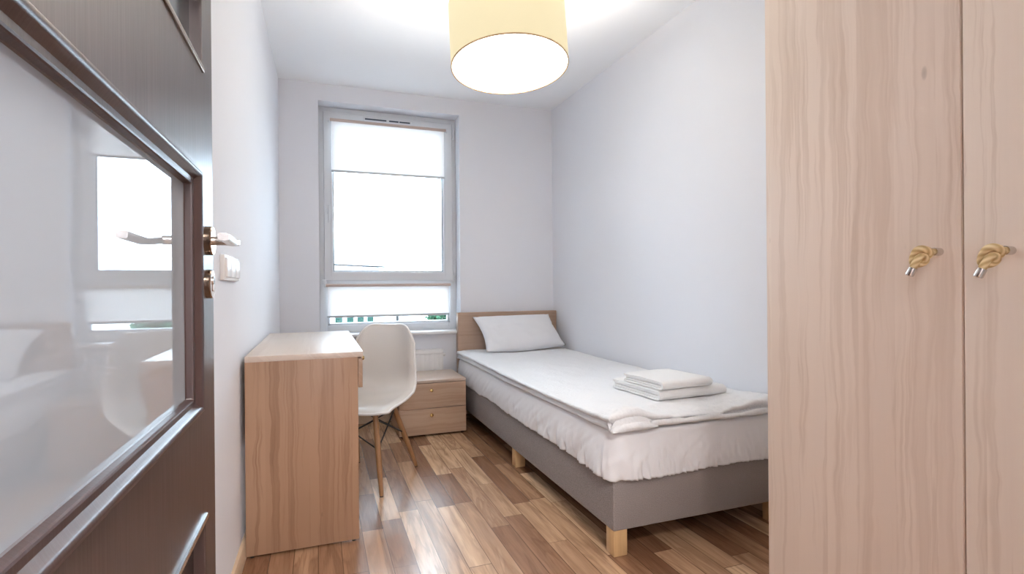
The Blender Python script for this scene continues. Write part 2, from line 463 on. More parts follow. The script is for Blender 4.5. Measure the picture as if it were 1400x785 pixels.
# roller blinds
def blind(name, x0, x1, ztop, zbot, y, label, tube_r):
    t = thing(name, ((x0 + x1) / 2, y, zbot), label, 'blind', 'white roller blinds on the window')
    MB().lathe([(.0001, x0 - .5), (tube_r, x0 - .5), (tube_r, x1 - .5), (.0001, x1 - .5)], (.5, y, ztop), 'x', 20).build('roller_tube', M['tube'], t)
    for xx in (x0 - .012, x1):
        MB().box(xx, xx + .012, y - tube_r - .002, y + tube_r + .004, ztop - tube_r - .004, ztop + tube_r + .004, .003).build('bracket', M['pvc'], t)
    b = MB(); n = 24; rings = []
    fx0, fx1 = x0 + .012, x1 - .012
    for i in range(n + 1):
        x = fx0 + (fx1 - fx0) * i / n
        dy = .0012 * math.sin(i * 1.1)
        rings.append([(x, y + tube_r + dy * 0, ztop), (x, y + tube_r + .0005, ztop), (x, y + tube_r + dy + .0005, zbot), (x, y + tube_r + dy - .0003, zbot)])
    b.ring_sweep(rings); b.build('blind_fabric', M['blind'], t)
    MB().box(fx0 - .003, fx1 + .003, y + tube_r - .004, y + tube_r + .004, zbot - .013, zbot + .004, .003).build('bottom_bar', M['grey_bar'], t)
    return t
bl = blind('roller_blind', .085, .958, 2.250, 1.878, SY0 - .030, 'short white roller blind hanging over the top of the upper window pane', .011)
for xx in (.088, .952):          # thin side cords that keep the blind near the sash
    MB().tube([(xx, SY0 - .012, 2.25), (xx, SY0 - .012, 1.09)], .0012, 6).build('guide_cord', M['grey_bar'], bl)
bl = blind('roller_blind', .048, .992, 1.022, .792, FY0 - .030, 'lower white roller blind covering most of the bottom window pane', .011)
for xx in (.060, .980):
    MB().tube([(xx, FY0 - .006, 1.02), (xx, FY0 - .006, .69)], .0012, 6).build('guide_cord', M['grey_bar'], bl)

# ------------------------------------------------------------------ open door at the left
DF, DBK = -.200, -.240              # face and back of the leaf (opened square to the front wall)
DY0, DY1, DZ0, DZ1 = .262, 1.206, .008, 2.03
door = thing('door_1', (DF, DY0, 0), 'dark wenge door standing open at the left with a large milky glass', 'door', None, 'structure')
OY0, OY1, OZ0, OZ1 = .405, 1.020, .815, 1.182         # glass opening
PY0, PY1 = .405, 1.108                                # small panels
panels = [(.20, .582), (1.408, 1.79)]
b = MB()
def slab(y0, y1, z0, z1, bev=0.0): b.box(DBK, DF, y0, y1, z0, z1, bev)
# stiles, rails (pieces of one leaf)
bm = b.bm
def leaf_with_holes():
    ys = sorted({DY0, OY0, OY1, PY1, DY1}); zs = sorted({DZ0, panels[0][0], panels[0][1], OZ0, OZ1, panels[1][0], panels[1][1], DZ1})
    def hole(ya, yb, za, zb):
        ym, zm = (ya + yb) / 2, (za + zb) / 2
        if OY0 < ym < OY1 and OZ0 < zm < OZ1: return True
        for (a, c) in panels:
            if PY0 < ym < PY1 and a < zm < c: return True
        return False
    cell = {}
    for i in range(len(ys) - 1):
        for j in range(len(zs) - 1): cell[i, j] = not hole(ys[i], ys[i + 1], zs[j], zs[j + 1])
    V = {}
    def v(x, i, j):
        k = (x, i, j)
        if k not in V: V[k] = bm.verts.new((x, ys[i], zs[j]))
        return V[k]
    for (i, j), solid in cell.items():
        if not solid: continue
        bm.faces.new((v(DF, i, j), v(DF, i + 1, j), v(DF, i + 1, j + 1), v(DF, i, j + 1)))
        bm.faces.new((v(DBK, i, j), v(DBK, i, j + 1), v(DBK, i + 1, j + 1), v(DBK, i + 1, j)))
        for (di, dj, e) in ((-1, 0, ((i, j), (i, j + 1))), (1, 0, ((i + 1, j), (i + 1, j + 1))), (0, -1, ((i, j), (i + 1, j))), (0, 1, ((i, j + 1), (i + 1, j + 1)))):
            if not cell.get((i + di, j + dj), False):
                (a, c), (d, f) = e
                bm.faces.new((v(DF, a, c), v(DF, d, f), v(DBK, d, f), v(DBK, a, c)))
leaf_with_holes()
leaf = b.build('door_leaf', M['wenge'], door, smooth=False)
bv = leaf.modifiers.new('soft edges', 'BEVEL'); bv.width = .003; bv.segments = 2; bv.limit_method = 'ANGLE'
# bolection moulding round the big glass
b = MB()
my0, my1, mz0, mz1 = OY0 - .034, OY1 + .034, OZ0 - .030, OZ1 + .028
prof = [(0.0, DF - .001), (.0, DF + .004), (.06, DF + .008), (.15, DF + .0105), (.26, DF + .0115), (.36, DF + .0105), (.45, DF + .0075), (.52, DF + .004), (1.06, DF - .0128), (1.06, DF - .020), (.0, DF - .008)]
rings = []
for k in range(4):
    oy = (my0, my1, my1, my0)[k]; oz = (mz0, mz0, mz1, mz1)[k]
    iy = (OY0, OY1, OY1, OY0)[k]; iz = (OZ0, OZ0, OZ1, OZ1)[k]
    rings.append([(x, oy + (iy - oy) * t, oz + (iz - oz) * t) for t, x in prof])
b.ring_sweep(rings, True, False, True)
b.build('glass_moulding', M['wenge'], door, angle=40)
MB().box(DF - .0185, DF - .0125, OY0 - .008, OY1 + .008, OZ0 - .008, OZ1 + .008).build('milky_pane', M['milky'], door)
# narrow recessed panels with a bright strip along one edge
for k, (za, zb) in enumerate(panels):
    pn = MB().box(DF - .026, DF - .020, PY0 - .004, PY1 + .004, za - .004, zb + .004).build('recessed_panel', M['dark_glass'], door)
    z = zb if k == 0 else za
    b = MB()
    b.tube([(DF + .001, PY0, z), (DF + .001, PY1 + .002, z)], 1.0, 12, flat=(.0035, .0048) if k else (.004, .0055))
    st = b.build('metal_strip', M['chrome'] if k == 0 else M['bronze'], pn)
    tag(st, 'bright metal strip' if k == 0 else 'dark metal strip')
# lever handle
hl = MB().lathe([(.0001, DF - .001), (.0275, DF - .001), (.0275, DF + .0105), (.026, DF + .0125), (.0001, DF + .0125)], (0, 1.134, 1.094), 'x', 36).build('handle_rosette', M['bronze'], door)
b = MB()
b.tube([(DF + .010, 1.134, 1.094), (DF + .046, 1.134, 1.094)], .0085, 16)
b.tube([(DF + .043, 1.146, 1.093), (DF + .051, 1.128, 1.092), (DF + .0545, 1.095, 1.088), (DF + .055, 1.055, 1.085), (DF + .056, 1.010, 1.086), (DF + .056, .955, 1.087)],
       [.9, 1, 1, .98, 1, 1], 16, flat=(.0082, .0062))
b.build('door_handle', M['nickel'], door, angle=40)
lk = MB().lathe([(.0001, DF - .001), (.0275, DF - .001), (.0275, DF + .0085), (.026, DF + .0105), (.0001, DF + .0105)], (0, 1.137, 1.012), 'x', 36).build('lock_rosette', M['bronze'], door)
b = MB(); b.lathe([(.0001, 0), (.0085, 0), (.0085, .0025), (.0001, .0025)], (DF + .0102, 1.137, 1.018), 'x', 20); b.box(DF + .0102, DF + .0125, 1.133, 1.141, .998, 1.014, .001)
cy = b.build('lock_cylinder', M['nickel'], lk)
MB().box(DF + .0122, DF + .0132, 1.1362, 1.1378, 1.012, 1.024).build('keyhole', M['black_gap'], lk)
# frame post of the doorway on the hinge side and far side
b = MB(); b.box(DX0 - .03, DX0 + .005, .02, .255, 0, DT, .003); b.box(DX1 - .035, DX1, .02, .16, 0, DT, .003); b.box(DX0 - .03, DX1, .02, .16, DT - .035, DT, .003)
b.build('door_frame', M['wenge'], door)

# light switch row on the left wall
sw = thing('light_switch', (xl(1.95), 1.95, 1.03), 'white triple light switch on the left wall beside the door handle', 'light switch')
sx = xl(1.95)
MB().box(sx - .004, sx + .011, 1.800, 2.100, 1.030, 1.108, .003).build('switch_plate', M['switch'], sw)
for k in range(3):
    y = 1.812 + k * .094
    MB().box(sx + .006, sx + .0165, y, y + .088, 1.039, 1.099, .003).build('rocker', M['switch'], sw)

# ------------------------------------------------------------------ desk
HD = .75
dk = thing('desk', (-.06, 2.7, 0), 'oak laminate desk with panel sides against the left wall', 'desk')
dX0, dX1, dS1, dY0, dY1 = -.2606, .163, .143, 2.164, 3.242
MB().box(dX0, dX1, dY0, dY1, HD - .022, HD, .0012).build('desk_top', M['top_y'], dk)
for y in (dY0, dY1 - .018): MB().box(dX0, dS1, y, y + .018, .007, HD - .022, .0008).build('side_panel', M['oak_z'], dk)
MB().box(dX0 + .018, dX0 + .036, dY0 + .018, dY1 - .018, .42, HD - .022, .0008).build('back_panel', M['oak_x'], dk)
for (x, y) in ((dX0 + .02, dY0 + .009), (dS1 - .02, dY0 + .009), (dX0 + .02, dY1 - .009), (dS1 - .02, dY1 - .009)):
    MB().lathe([(.0001, 0), (.007, 0), (.007, .007), (.0001, .007)], (x, y, 0), 'z', 12).build('glide', M['black_gap'], dk)
for k in range(2):
    y0 = dY0 + .002 + k * .539
    dr = MB().box(dS1 + .001, dS1 + .018, y0, y0 + .535, .607, .722, .0012).build('drawer', M['oak_y'], dk)
    b = MB(); b.box(dX0 + .05, dS1 + .001, y0 + .03, y0 + .045, .625, .71); b.box(dX0 + .05, dS1 + .001, y0 + .49, y0 + .505, .625, .71); b.box(dX0 + .05, dS1 + .001, y0 + .04, y0 + .50, .620, .628)
    b.build('drawer_box', M['oak_y'], dr)
    MB().lathe([(.0001, 0), (.005, 0), (.005, .010), (.010, .014), (.011, .020), (.007, .026), (.0001, .027)], (dS1 + .018, y0 + .250, .692), 'x', 20).build('knob', M['brass'], dr)

# ------------------------------------------------------------------ chair
ch = thing('shell_chair', (.240, 2.853, 0), 'white moulded shell chair on wooden dowel legs, tucked in at the desk', 'chair', rotz=math.radians(148.06))
prof = [(-.262, .787), (-.250, .735), (-.236, .672), (-.222, .608), (-.208, .548), (-.190, .496), (-.160, .453), (-.115, .427), (-.05, .415), (.02, .411), (.09, .412), (.15, .414), (.195, .412), (.225, .405), (.240, .396)]
wid = [.144, .156, .165, .172, .178, .184, .190, .195, .200, .204, .207, .208, .206, .202, .196]
def interp(arr, t):
    f = t * (len(arr) - 1); i = min(int(f), len(arr) - 2); f -= i
    p0 = arr[max(i - 1, 0)]; p1 = arr[i]; p2 = arr[i + 1]; p3 = arr[min(i + 2, len(arr) - 1)]
    def cr(a, b2, c, d): return .5 * ((2 * b2) + (-a + c) * f + (2 * a - 5 * b2 + 4 * c - d) * f * f + (-a + 3 * b2 - 3 * c + d) * f ** 3)
    if isinstance(p0, tuple): return tuple(cr(*q) for q in zip(p0, p1, p2, p3))
    return cr(p0, p1, p2, p3)
b = MB(); NU, NT = 32, 44
grid = []
for i in range(NU + 1):
    u = -1 + 2 * i / NU
    au = abs(u); a0 = .48
    k = max(0, (au - a0) / (1 - a0))
    cut = (1 - math.sqrt(max(0, 1 - k * k)))
    t0, t1 = .13 * cut, 1 - .085 * cut
    row = []
    for j in range(NT + 1):
        t = t0 + (t1 - t0) * j / NT
        y, z = interp(prof, t); w = interp(wid, t)
        y2, z2 = interp(prof, min(1, t + .01)); y1, z1 = interp(prof, max(0, t - .01))
        d = Vector((0, y2 - y1, z2 - z1)).normalized()
        n = Vector((0, -d.z, d.y))                 # towards the sitter
        seat = max(0, min(1, (t - .30) / .25)) * max(0, min(1, (1.0 - t) / .45))
        back = 1 - max(0, min(1, (t - .25) / .25))
        k_ = max(0, (au - .90) / .10)
        lift = .022 * seat * au ** 2.4 + .045 * back * au ** 2.2 + .006 * au ** 3 - .010 * k_ ** 1.5
        flare = .012 * k_
        p = Vector((u * w, y, z)) + n * lift
        p.x += math.copysign(flare, u)
        row.append(b.bm.verts.new(p))
    grid.append(row)
grid_co = [[v.co.copy() for v in r_] for r_ in grid]
for i in range(NU):
    for j in range(NT):
        b.bm.faces.new((grid[i][j], grid[i + 1][j], grid[i + 1][j + 1], grid[i][j + 1]))
sh = b.build('seat_shell', M['shell'], ch, world=False, angle=80)
edge = [grid_co[i][0] for i in range(NU + 1)] + [grid_co[NU][j] for j in range(1, NT + 1)] + [grid_co[i][NT] for i in range(NU - 1, -1, -1)] + [grid_co[0][j] for j in range(NT - 1, 0, -1)]
b = MB(); rings = []
for i, p in enumerate(edge):
    d_ = (edge[(i + 1) % len(edge)] - edge[i - 1]).normalized()
    sd = d_.cross(Vector((0, 0, 1)) if abs(d_.z) < .8 else Vector((0, 1, 0))).normalized(); u_ = sd.cross(d_)
    rings.append([p + (sd * math.cos(2 * PI * k / 8) + u_ * math.sin(2 * PI * k / 8)) * .0072 for k in range(8)])
b.ring_sweep(rings, True, False, True)
b.build('rolled_rim', M['rim_lit'], sh, world=False, angle=180)
so = sh.modifiers.new('thickness', 'SOLIDIFY'); so.thickness = .010; so.offset = 0
bv = sh.modifiers.new('lip', 'BEVEL'); bv.width = .003; bv.segments = 2; bv.limit_method = 'ANGLE'; bv.angle_limit = math.radians(50)
legs = {}
for sx_ in (-1, 1):
    for fr in (1, 0):
        top = Vector((sx_ * .112, .150 if fr else -.045, .392 if fr else .395)); foot = Vector((sx_ * .176, .218 if fr else -.217, .004))
        pts = [top + (foot - top) * k for k in (0, .25, .55, .8, .985, 1.0)]
        lg = MB().tube(pts, [.0125, .0145, .0145, .012, .0095, .0085], 16).build('leg', M['leg_wood'], ch, world=False)
        MB().tube([foot + (top - foot) * .012, foot - Vector((0, 0, .004))], .0088, 12).build('foot_pad', M['black_gap'], lg, world=False)
        legs[sx_, fr] = (top, foot)
def onleg(key, t): a, c = legs[key]; return a + (c - a) * t
b = MB()
for a, c in (((-1, 1), (1, 1)), ((1, 1), (1, 0)), ((1, 0), (-1, 0)), ((-1, 0), (-1, 1))):
    b.tube([onleg(a, .10), onleg(c, .46)], .0036, 8); b.tube([onleg(c, .10), onleg(a, .46)], .0036, 8)
b.build('wire_brace', M['black_wire'], ch, world=False)
b = MB()
for y in (.150, -.045): b.tube([(-.118, y, .392), (-.06, y, .402), (.06, y, .402), (.118, y, .392)], .005, 8)
for x in (-.112, .112): b.tube([(x, .150, .392), (x, -.045, .394)], .005, 8)
b.build('seat_bracket', M['black_wire'], ch, world=False)

# ------------------------------------------------------------------ nightstand
nX0, nX1, nF, nB, nT = .490, .946, 3.502, 3.915, .377
ns = thing('nightstand', ((nX0 + nX1) / 2, 3.7, 0), 'low oak laminate nightstand with two drawers between chair and bed', 'nightstand')
MB().box(nX0, nX1, nF, nB, nT - .018, nT, .001).build('nightstand_top', M['top_x'], ns)
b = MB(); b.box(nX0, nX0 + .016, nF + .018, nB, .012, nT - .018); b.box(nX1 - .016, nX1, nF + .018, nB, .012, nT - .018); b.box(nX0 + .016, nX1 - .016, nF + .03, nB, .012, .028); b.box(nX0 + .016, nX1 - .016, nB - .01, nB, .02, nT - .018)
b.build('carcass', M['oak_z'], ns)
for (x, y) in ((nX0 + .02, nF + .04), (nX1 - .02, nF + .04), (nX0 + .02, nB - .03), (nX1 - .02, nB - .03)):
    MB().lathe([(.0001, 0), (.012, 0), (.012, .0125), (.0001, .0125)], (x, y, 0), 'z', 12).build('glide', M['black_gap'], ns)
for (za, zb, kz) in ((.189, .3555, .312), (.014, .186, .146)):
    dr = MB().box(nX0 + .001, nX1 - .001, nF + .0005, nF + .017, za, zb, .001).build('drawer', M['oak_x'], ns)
    kb = MB(); kb.lathe([(.0001, 0), (.006, 0), (.0045, -.006), (.0045, -.012), (.010, -.016), (.0125, -.022), (.010, -.028), (.0001, -.030)], (.703, nF, kz), 'y', 20)
    kb.build('knob', M['brass'], dr)

# ------------------------------------------------------------------ radiator
rd = thing('radiator', (.55, D - .06, .13), 'white panel radiator on the wall under the window sill', 'radiator')
rX0, rX1, rZ0, rZ1, rY0, rY1 = .20, .885, .13, .530, D - .095, D - .030
b = MB(); n = 19; w = (rX1 - rX0) / n
rings = []
def rib(t): return .006 * (1 if (t % 1) < .62 else 0)
xs = []
for k in range(n):
    for t, dd in ((0, 0), (.12, 0), (.2, .0012), (.8, .0012), (.88, 0)): xs.append((rX0 + (k + t) * w, dd))
xs.append((rX1, 0))
b.ring_sweep([[(x, rY0 + .006 - dd, rZ0 + .015), (x, rY0 + .006 - dd, rZ1 - .03), (x, rY0 + .02, rZ1 - .03), (x, rY0 + .02, rZ0 + .015)] for x, dd in xs])
b.box(rX0, rX1, rY0, rY0 + .02, rZ1 - .032, rZ1 - .012, .003); b.box(rX0, rX1, rY0, rY0 + .02, rZ0, rZ0 + .02, .003)
b.build('front_panel', M['radiator'], rd)
MB().box(rX0, rX0 + .008, rY0, rY1, rZ0 + .01, rZ1, .002).build('side_cover', M['radiator'], rd); MB().box(rX1 - .008, rX1, rY0, rY1, rZ0 + .01, rZ1, .002).build('side_cover', M['radiator'], rd)
b = MB()
b.box(rX0, rX1, rY0, rY0 + .008, rZ1 - .014, rZ1, .001); b.box(rX0, rX1, rY1 - .008, rY1, rZ1 - .014, rZ1, .001)
for k in range(46):
    x = rX0 + .008 + (rX1 - rX0 - .016) * (k + .5) / 46; b.box(x - .0035, x + .0035, rY0 + .006, rY1 - .006, rZ1 - .008, rZ1 - .001)
b.build('top_grille', M['radiator'], rd)
b = MB(); b.box(rX0 + .05, rX1 - .05, rY1 - .02, D - .0005, rZ0 + .05, rZ0 + .09); b.box(rX0 + .05, rX1 - .05, rY1 - .02, D - .0005, rZ1 - .1, rZ1 - .06); b.build('wall_bracket', M['radiator'], rd)
b = MB(); b.tube([(rX1 - .002, D - .06, rZ1 - .045), (rX1 + .022, D - .06, rZ1 - .045)], .009, 14); b.tube([(rX1 + .004, D - .06, rZ1 - .045), (rX1 + .018, D - .06, rZ1 - .045)], .0135, 6); b.build('bleed_valve', M['radiator'], rd)

# ------------------------------------------------------------------ bed
bX0, bX1, bF, bH = 1.009, 1.838, 1.681, 3.945
bZ0, bZ1 = .097, .315
bed = thing('bed', (1.42, 2.8, 0), 'single bed with grey-brown upholstered base and oak headboard along the right wall', 'bed')
MB().box(bX0, bX1, bF, bH, bZ0, bZ1, .006, 3).build('upholstered_base', M['uphol'], bed)
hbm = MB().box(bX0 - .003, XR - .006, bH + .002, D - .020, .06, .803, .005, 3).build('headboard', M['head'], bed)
for (x, y) in ((bX0 + .003, bF + .004), (bX1 - .063, bF + .004), (bX0 + .003, 2.715), (bX1 - .063, 2.715), (bX0 + .16, bH - .10), (bX1 - .22, bH - .10)):
    MB().box(x, x + .058, y, y + .056, 0, bZ0 + .004, .003).build('leg', M['beech'], bed)
MT = .452
MB().box(bX0 + .012, bX1 - .012, bF + .012, bH - .004, bZ1 - .003, MT - .004, .03, 4).build('mattress', M['sheet'], bed)

def lerp(a, c, t): return a + (c - a) * t
def fbm(x, y, z=0.0, oct=3):
    s, a, f = 0, 1, 1
    for _ in range(oct): s += a * noise.noise(Vector((x * f, y * f, z * f + f * 3.3))); a *= .5; f *= 2
    return s

# fitted sheet: top plus skirts; a perimeter sweep that starts at the head on the left and ends at the head on the right
def sheet_mesh():
    b = MB()
    x0, x1, y0, y1 = bX0 + .004, bX1 - .002, bF + .004, bH - .003
    r = .055
    per = []           # (point on outline, outward normal)
    n1, nc, n2 = 220, 14, 90
    for i in range(n1): per.append((Vector((x0, lerp(y1, y0 + r, i / n1), 0)), Vector((-1, 0, 0))))
    for i in range(nc): a = PI + (PI / 2) * i / nc; per.append((Vector((x0 + r + r * math.cos(a), y0 + r + r * math.sin(a), 0)), Vector((math.cos(a), math.sin(a), 0))))
    for i in range(n2): per.append((Vector((lerp(x0 + r, x1 - r, i / n2), y0, 0)), Vector((0, -1, 0))))
    for i in range(nc): a = 1.5 * PI + (PI / 2) * i / nc; per.append((Vector((x1 - r + r * math.cos(a), y0 + r + r * math.sin(a), 0)), Vector((math.cos(a), math.sin(a), 0))))
    for i in range(60 + 1): per.append((Vector((x1, lerp(y0 + r, y1, i / 60), 0)), Vector((.15, 0, 0))))
    rows = 26; rings = []
    s = 0.0; prev = None
    for q, nrm in per:
        if prev is not None: s += (q - prev).length
        prev = q
        foot = max(0.0, 1 - abs(q.y - y0) / 1.5)                # folds gather towards the foot end
        corner = math.exp(-((q.x - x0) ** 2 + (q.y - y0) ** 2) / .03)
        top_z = MT + .012 * max(0, 1 - (q.y - y0) / .9)
        ring = []
        hem = .286 + .010 * fbm(s * 6, 1.3) - .006 * corner
        for k in range(rows + 1):
            t = k / rows
            if t < .16:                                          # rounded top edge
                a = (t / .16) * PI / 2; off = -.03 * (1 - math.sin(a)); z = top_z - .022 * (1 - math.cos(a))
            else:
                tt = (t - .16) / .84; z = lerp(top_z - .022, hem, tt); off = .006 * math.sin(tt * PI)
                amp = tt ** 1.5
                pl = fbm(s * 17 + tt * .9, tt * .8, 0, 2)
                pl2 = fbm(s * 44 - tt * 1.2, tt * .9 + 7, 0, 2)
                pl = 1 - 2.2 * abs(pl); pl2 = 1 - 2 * abs(pl2)
                off += amp * ((.002 + .004 * foot) * pl + (.0025 + .0105 * foot) * pl2) + .008 * tt ** 2
                off += .010 * corner * tt
                # slanting tension creases
                cr = fbm((s + (tt - .5) * .22) * 13, (s - tt * .2) * 1.0, 4.0, 2)
                off += .0025 * (1 - abs(cr) * 2.4) * math.sin(tt * PI)
            side = abs(nrm.x)
            if q.x > 1.6 and nrm.x > .1: off *= .1
            ring.append(q + nrm * off + Vector((0, 0, z)))
        rings.append(ring)
    b.ring_sweep(rings, False)
    # top
    inner = [r_[0] for r_ in rings]
    bm = b.bm; bm.verts.ensure_lookup_table()
    vs = [bm.verts[i * (rows + 1)] for i in range(len(rings))]
    bm.faces.new(vs)
    bmesh.ops.triangulate(bm, faces=[f for f in bm.faces if len(f.verts) > 4])
    return b
sh = sheet_mesh()
sh = sh.build('bed_sheet', M['sheet'], bed, angle=180)
so = sh.modifiers.new('cloth thickness', 'SOLIDIFY'); so.thickness = .0015; so.offset = 1

# duvet: a flat quilt laid over the sheet, thicker and rumpled at the foot
def grid_slab(xe, ye, nx, ny, zfun, thick, prof_l, prof_r, prof_f, prof_b):
    """top sheet with edge profiles (offset, height factor); xe=(x0,x1) at edge; returns MB with closed bottom"""
    b = MB()
    us = [(xe[0] + o, h) for o, h in prof_l] + [(lerp(xe[0] + prof_l[-1][0], xe[1] - prof_r[-1][0], k / nx), 1.0) for k in range(1, nx)] + [(xe[1] - o, h) for o, h in reversed(prof_r)]
    vs = [(ye[0] + o, h) for o, h in prof_f] + [(lerp(ye[0] + prof_f[-1][0], ye[1] - prof_b[-1][0], k / ny), 1.0) for k in range(1, ny)] + [(ye[1] - o, h) for o, h in reversed(prof_b)]
    V = []
    for x, hx in us:
        V.append([b.bm.verts.new(zfun(x, y, min(hx, hy))) for y, hy in vs])
    for i in range(len(us) - 1):
        for j in range(len(vs) - 1): b.bm.faces.new((V[i][j], V[i + 1][j], V[i + 1][j + 1], V[i][j + 1]))
    loop = [V[i][0] for i in range(len(us))] + [V[-1][j] for j in range(1, len(vs))] + [V[i][-1] for i in range(len(us) - 2, -1, -1)] + [V[0][j] for j in range(len(vs) - 2, 0, -1)]
    f = b.bm.faces.new(list(reversed(loop)))
    bmesh.ops.triangulate(b.bm, faces=[f])
    return b

dvx0, dvx1, dvy0, dvy1 = bX0 - .012, bX1 - .001, bF + .004, bH - .012
def duvet_z(x, y, h):
    u = (x - dvx0) / (dvx1 - dvx0); yy = y - dvy0
    foot = math.exp(-(yy / .16) ** 2)
    base = MT + .006 + .012 * max(0, 1 - yy / .9)
    T = lerp(.043, .062, max(0, min(1, yy / 2.2)) ** 1.3) + .006 * fbm(x * 3, y * 2.2, 1.0)
    # bulky folded corner at the left of the foot, flatter towards the wall
    cor = math.exp(-((x - (dvx0 + .085)) / .085) ** 2) * math.exp(-((yy - .03) / .20) ** 2)
    cor2 = math.exp(-((x - (dvx1 - .02)) / .14) ** 2) * math.exp(-((yy - .05) / .15) ** 2)
    T += .036 * cor + .020 * cor2
    mid = math.exp(-((x - 1.42) / .2) ** 2) * foot
    T -= .014 * mid
    # ripples running across the foot
    T += foot * (.010 * (1 - 2.4 * abs(fbm(x * 5.5 + 2, y * 9, 2.0))) + .005 * fbm(x * 16, y * 12, 5.0))
    T += .004 * fbm(x * 7, y * 5, 8.0)
    z = base + T * h - .004 * (1 - h)
    # wandering edges
    dx = dy = 0.0
    if u < .2: dx = .006 * fbm(y * 3.2, 2.0) * (1 - u / .2)
    if yy < .1:
        dy = (.012 * fbm(x * 5, 9.0) - .012 * cor) * (1 - yy / .1)
    return Vector((x + dx, y + dy, z))
lip = [(.016, 0.0), (.006, .02), (.003, .12), (.004, .26), (.010, .36), (.012, .44), (.006, .50), (-.003, .58), (-.006, .70), (-.003, .84), (.004, .86), (.018, .91), (.040, .955), (.075, .985), (.12, 1.0)]
flip = [(.018, 0.0), (.004, .03), (-.001, .14), (.002, .30), (.010, .40), (.007, .50), (-.002, .62), (-.004, .76), (.002, .90), (.014, .98), (.035, 1.0)]
plainp = [(.012, 0), (.002, .15), (0, .5), (.006, .85), (.025, 1.0)]
b = grid_slab((dvx0, dvx1), (dvy0, dvy1), 90, 210, duvet_z, .04, lip, plainp, flip, plainp)
dv = b.build('duvet', M['duvet'], angle=180)
tag(dv, 'white quilted duvet spread flat over the bed, rumpled at the foot end', 'duvet')
# loose flap and seam edges in the folded corner
def ribbon(name, pts_fn, nu, nv, mat, parent, thick=.003):
    b = MB(); rows = [[b.bm.verts.new(pts_fn(i / nu, j / nv)) for j in range(nv + 1)] for i in range(nu + 1)]
    for i in range(nu):
        for j in range(nv): b.bm.faces.new((rows[i][j], rows[i + 1][j], rows[i + 1][j + 1], rows[i][j + 1]))
    o = b.build(name, mat, parent, angle=180)
    s_ = o.modifiers.new('cloth thickness', 'SOLIDIFY'); s_.thickness = thick; s_.offset = 0
    return o
def flap(u, v, k=0):
    """almond-shaped end of the folded duvet corner; k = 0 outer, 1 inner leaf"""
    x = lerp(dvx0 + .002, dvx0 + .200, u)
    arch = math.sin(PI * min(1, u)) ** .85 * (1 - .25 * u)
    z0 = MT + .012 + .006 * u
    top = (.066 if k == 0 else .034) * arch + .006
    sag = math.sin(PI * v)
    z = z0 + top * v + .0025 * fbm(u * 5, v * 3 + k)
    y = dvy0 - .010 - .016 * sag * arch - .004 * k + .014 * v + .002 * fbm(u * 9, v * 2, 3 + k)
    return Vector((x, y, z))
ribbon('folded_corner', flap, 36, 12, M['duvet'], dv, .005)
ribbon('folded_corner', lambda u, v: flap(u, v, 1) - Vector((0, .006, 0)), 36, 8, M['duvet'], dv, .006)
def hemline(u, v):
    x = lerp(dvx0 + .17, dvx1 - .004, u)
    y = dvy0 - .010 + .006 * fbm(u * 6, 1.0) - .010 * v * 0
    base = MT + .020 - .004 * u
    z = base + (.020 + .008 * fbm(u * 7, 4.0)) * v + .003 * fbm(u * 14, v)
    return Vector((x, y - .006 * math.sin(v * PI), z))
ribbon('hem', hemline, 60, 6, M['duvet'], dv, .005)

# pillow leaning on the headboard
def pillow():
    b = MB()
    BL, BR, TL, TR = Vector((1.140, 3.640, .528)), Vector((1.812, 3.705, .540)), Vector((1.104, 3.880, .772)), Vector((1.742, 3.884, .778))
    nrm = ((BR - BL).cross(TL - BL)).normalized()
    if nrm.y > 0: nrm = -nrm
    nu, nv = 52, 36
    def P(u, v, sgn):
        # concave edges between pointed ears
        uu = u + (0.040 * math.sin(PI * v) * (1 if u < .5 else -1)) * abs(2 * u - 1) ** 3
        vv = v + (.055 * math.sin(PI * u) ** 1.0 * (1 if v < .5 else -1)) * abs(2 * v - 1) ** 3 * (1 if v > .5 else -.8)
        p = BL.lerp(BR, uu).lerp(TL.lerp(TR, uu), vv)
        e = (1 - abs(2 * u - 1) ** 2.4) * (1 - abs(2 * v - 1) ** 2.4)
        th = .092 * max(0, e) ** .60
        th += .016 * e ** .5 * fbm(u * 2.2, v * 2.0, sgn * 2)
        cr = (1 - 2.4 * abs(fbm(u * 9 + v * 3, v * 4 - u * 4, 2 + sgn, 2)))
        edge = max(0, 1 - min(u, 1 - u) / .22)
        th += .016 * cr * edge * e ** .5
        p = p + nrm * th * sgn * (1.0 if sgn > 0 else .75)
        if sgn < 0: p.y = min(p.y, bH - .002)
        return p
    top = [[b.bm.verts.new(P(i / nu, j / nv, 1)) for j in range(nv + 1)] for i in range(nu + 1)]
    bot = [[(top[i][j] if i in (0, nu) or j in (0, nv) else b.bm.verts.new(P(i / nu, j / nv, -1))) for j in range(nv + 1)] for i in range(nu + 1)]
    for i in range(nu):
        for j in range(nv):
            b.bm.faces.new((top[i][j], top[i + 1][j], top[i + 1][j + 1], top[i][j + 1]))
            b.bm.faces.new((bot[i][j], bot[i][j + 1], bot[i + 1][j + 1], bot[i + 1][j]))
    return b
tag(pillow().build('pillow', M['pillow'], angle=180), 'white pillow leaning against the oak headboard', 'pillow')

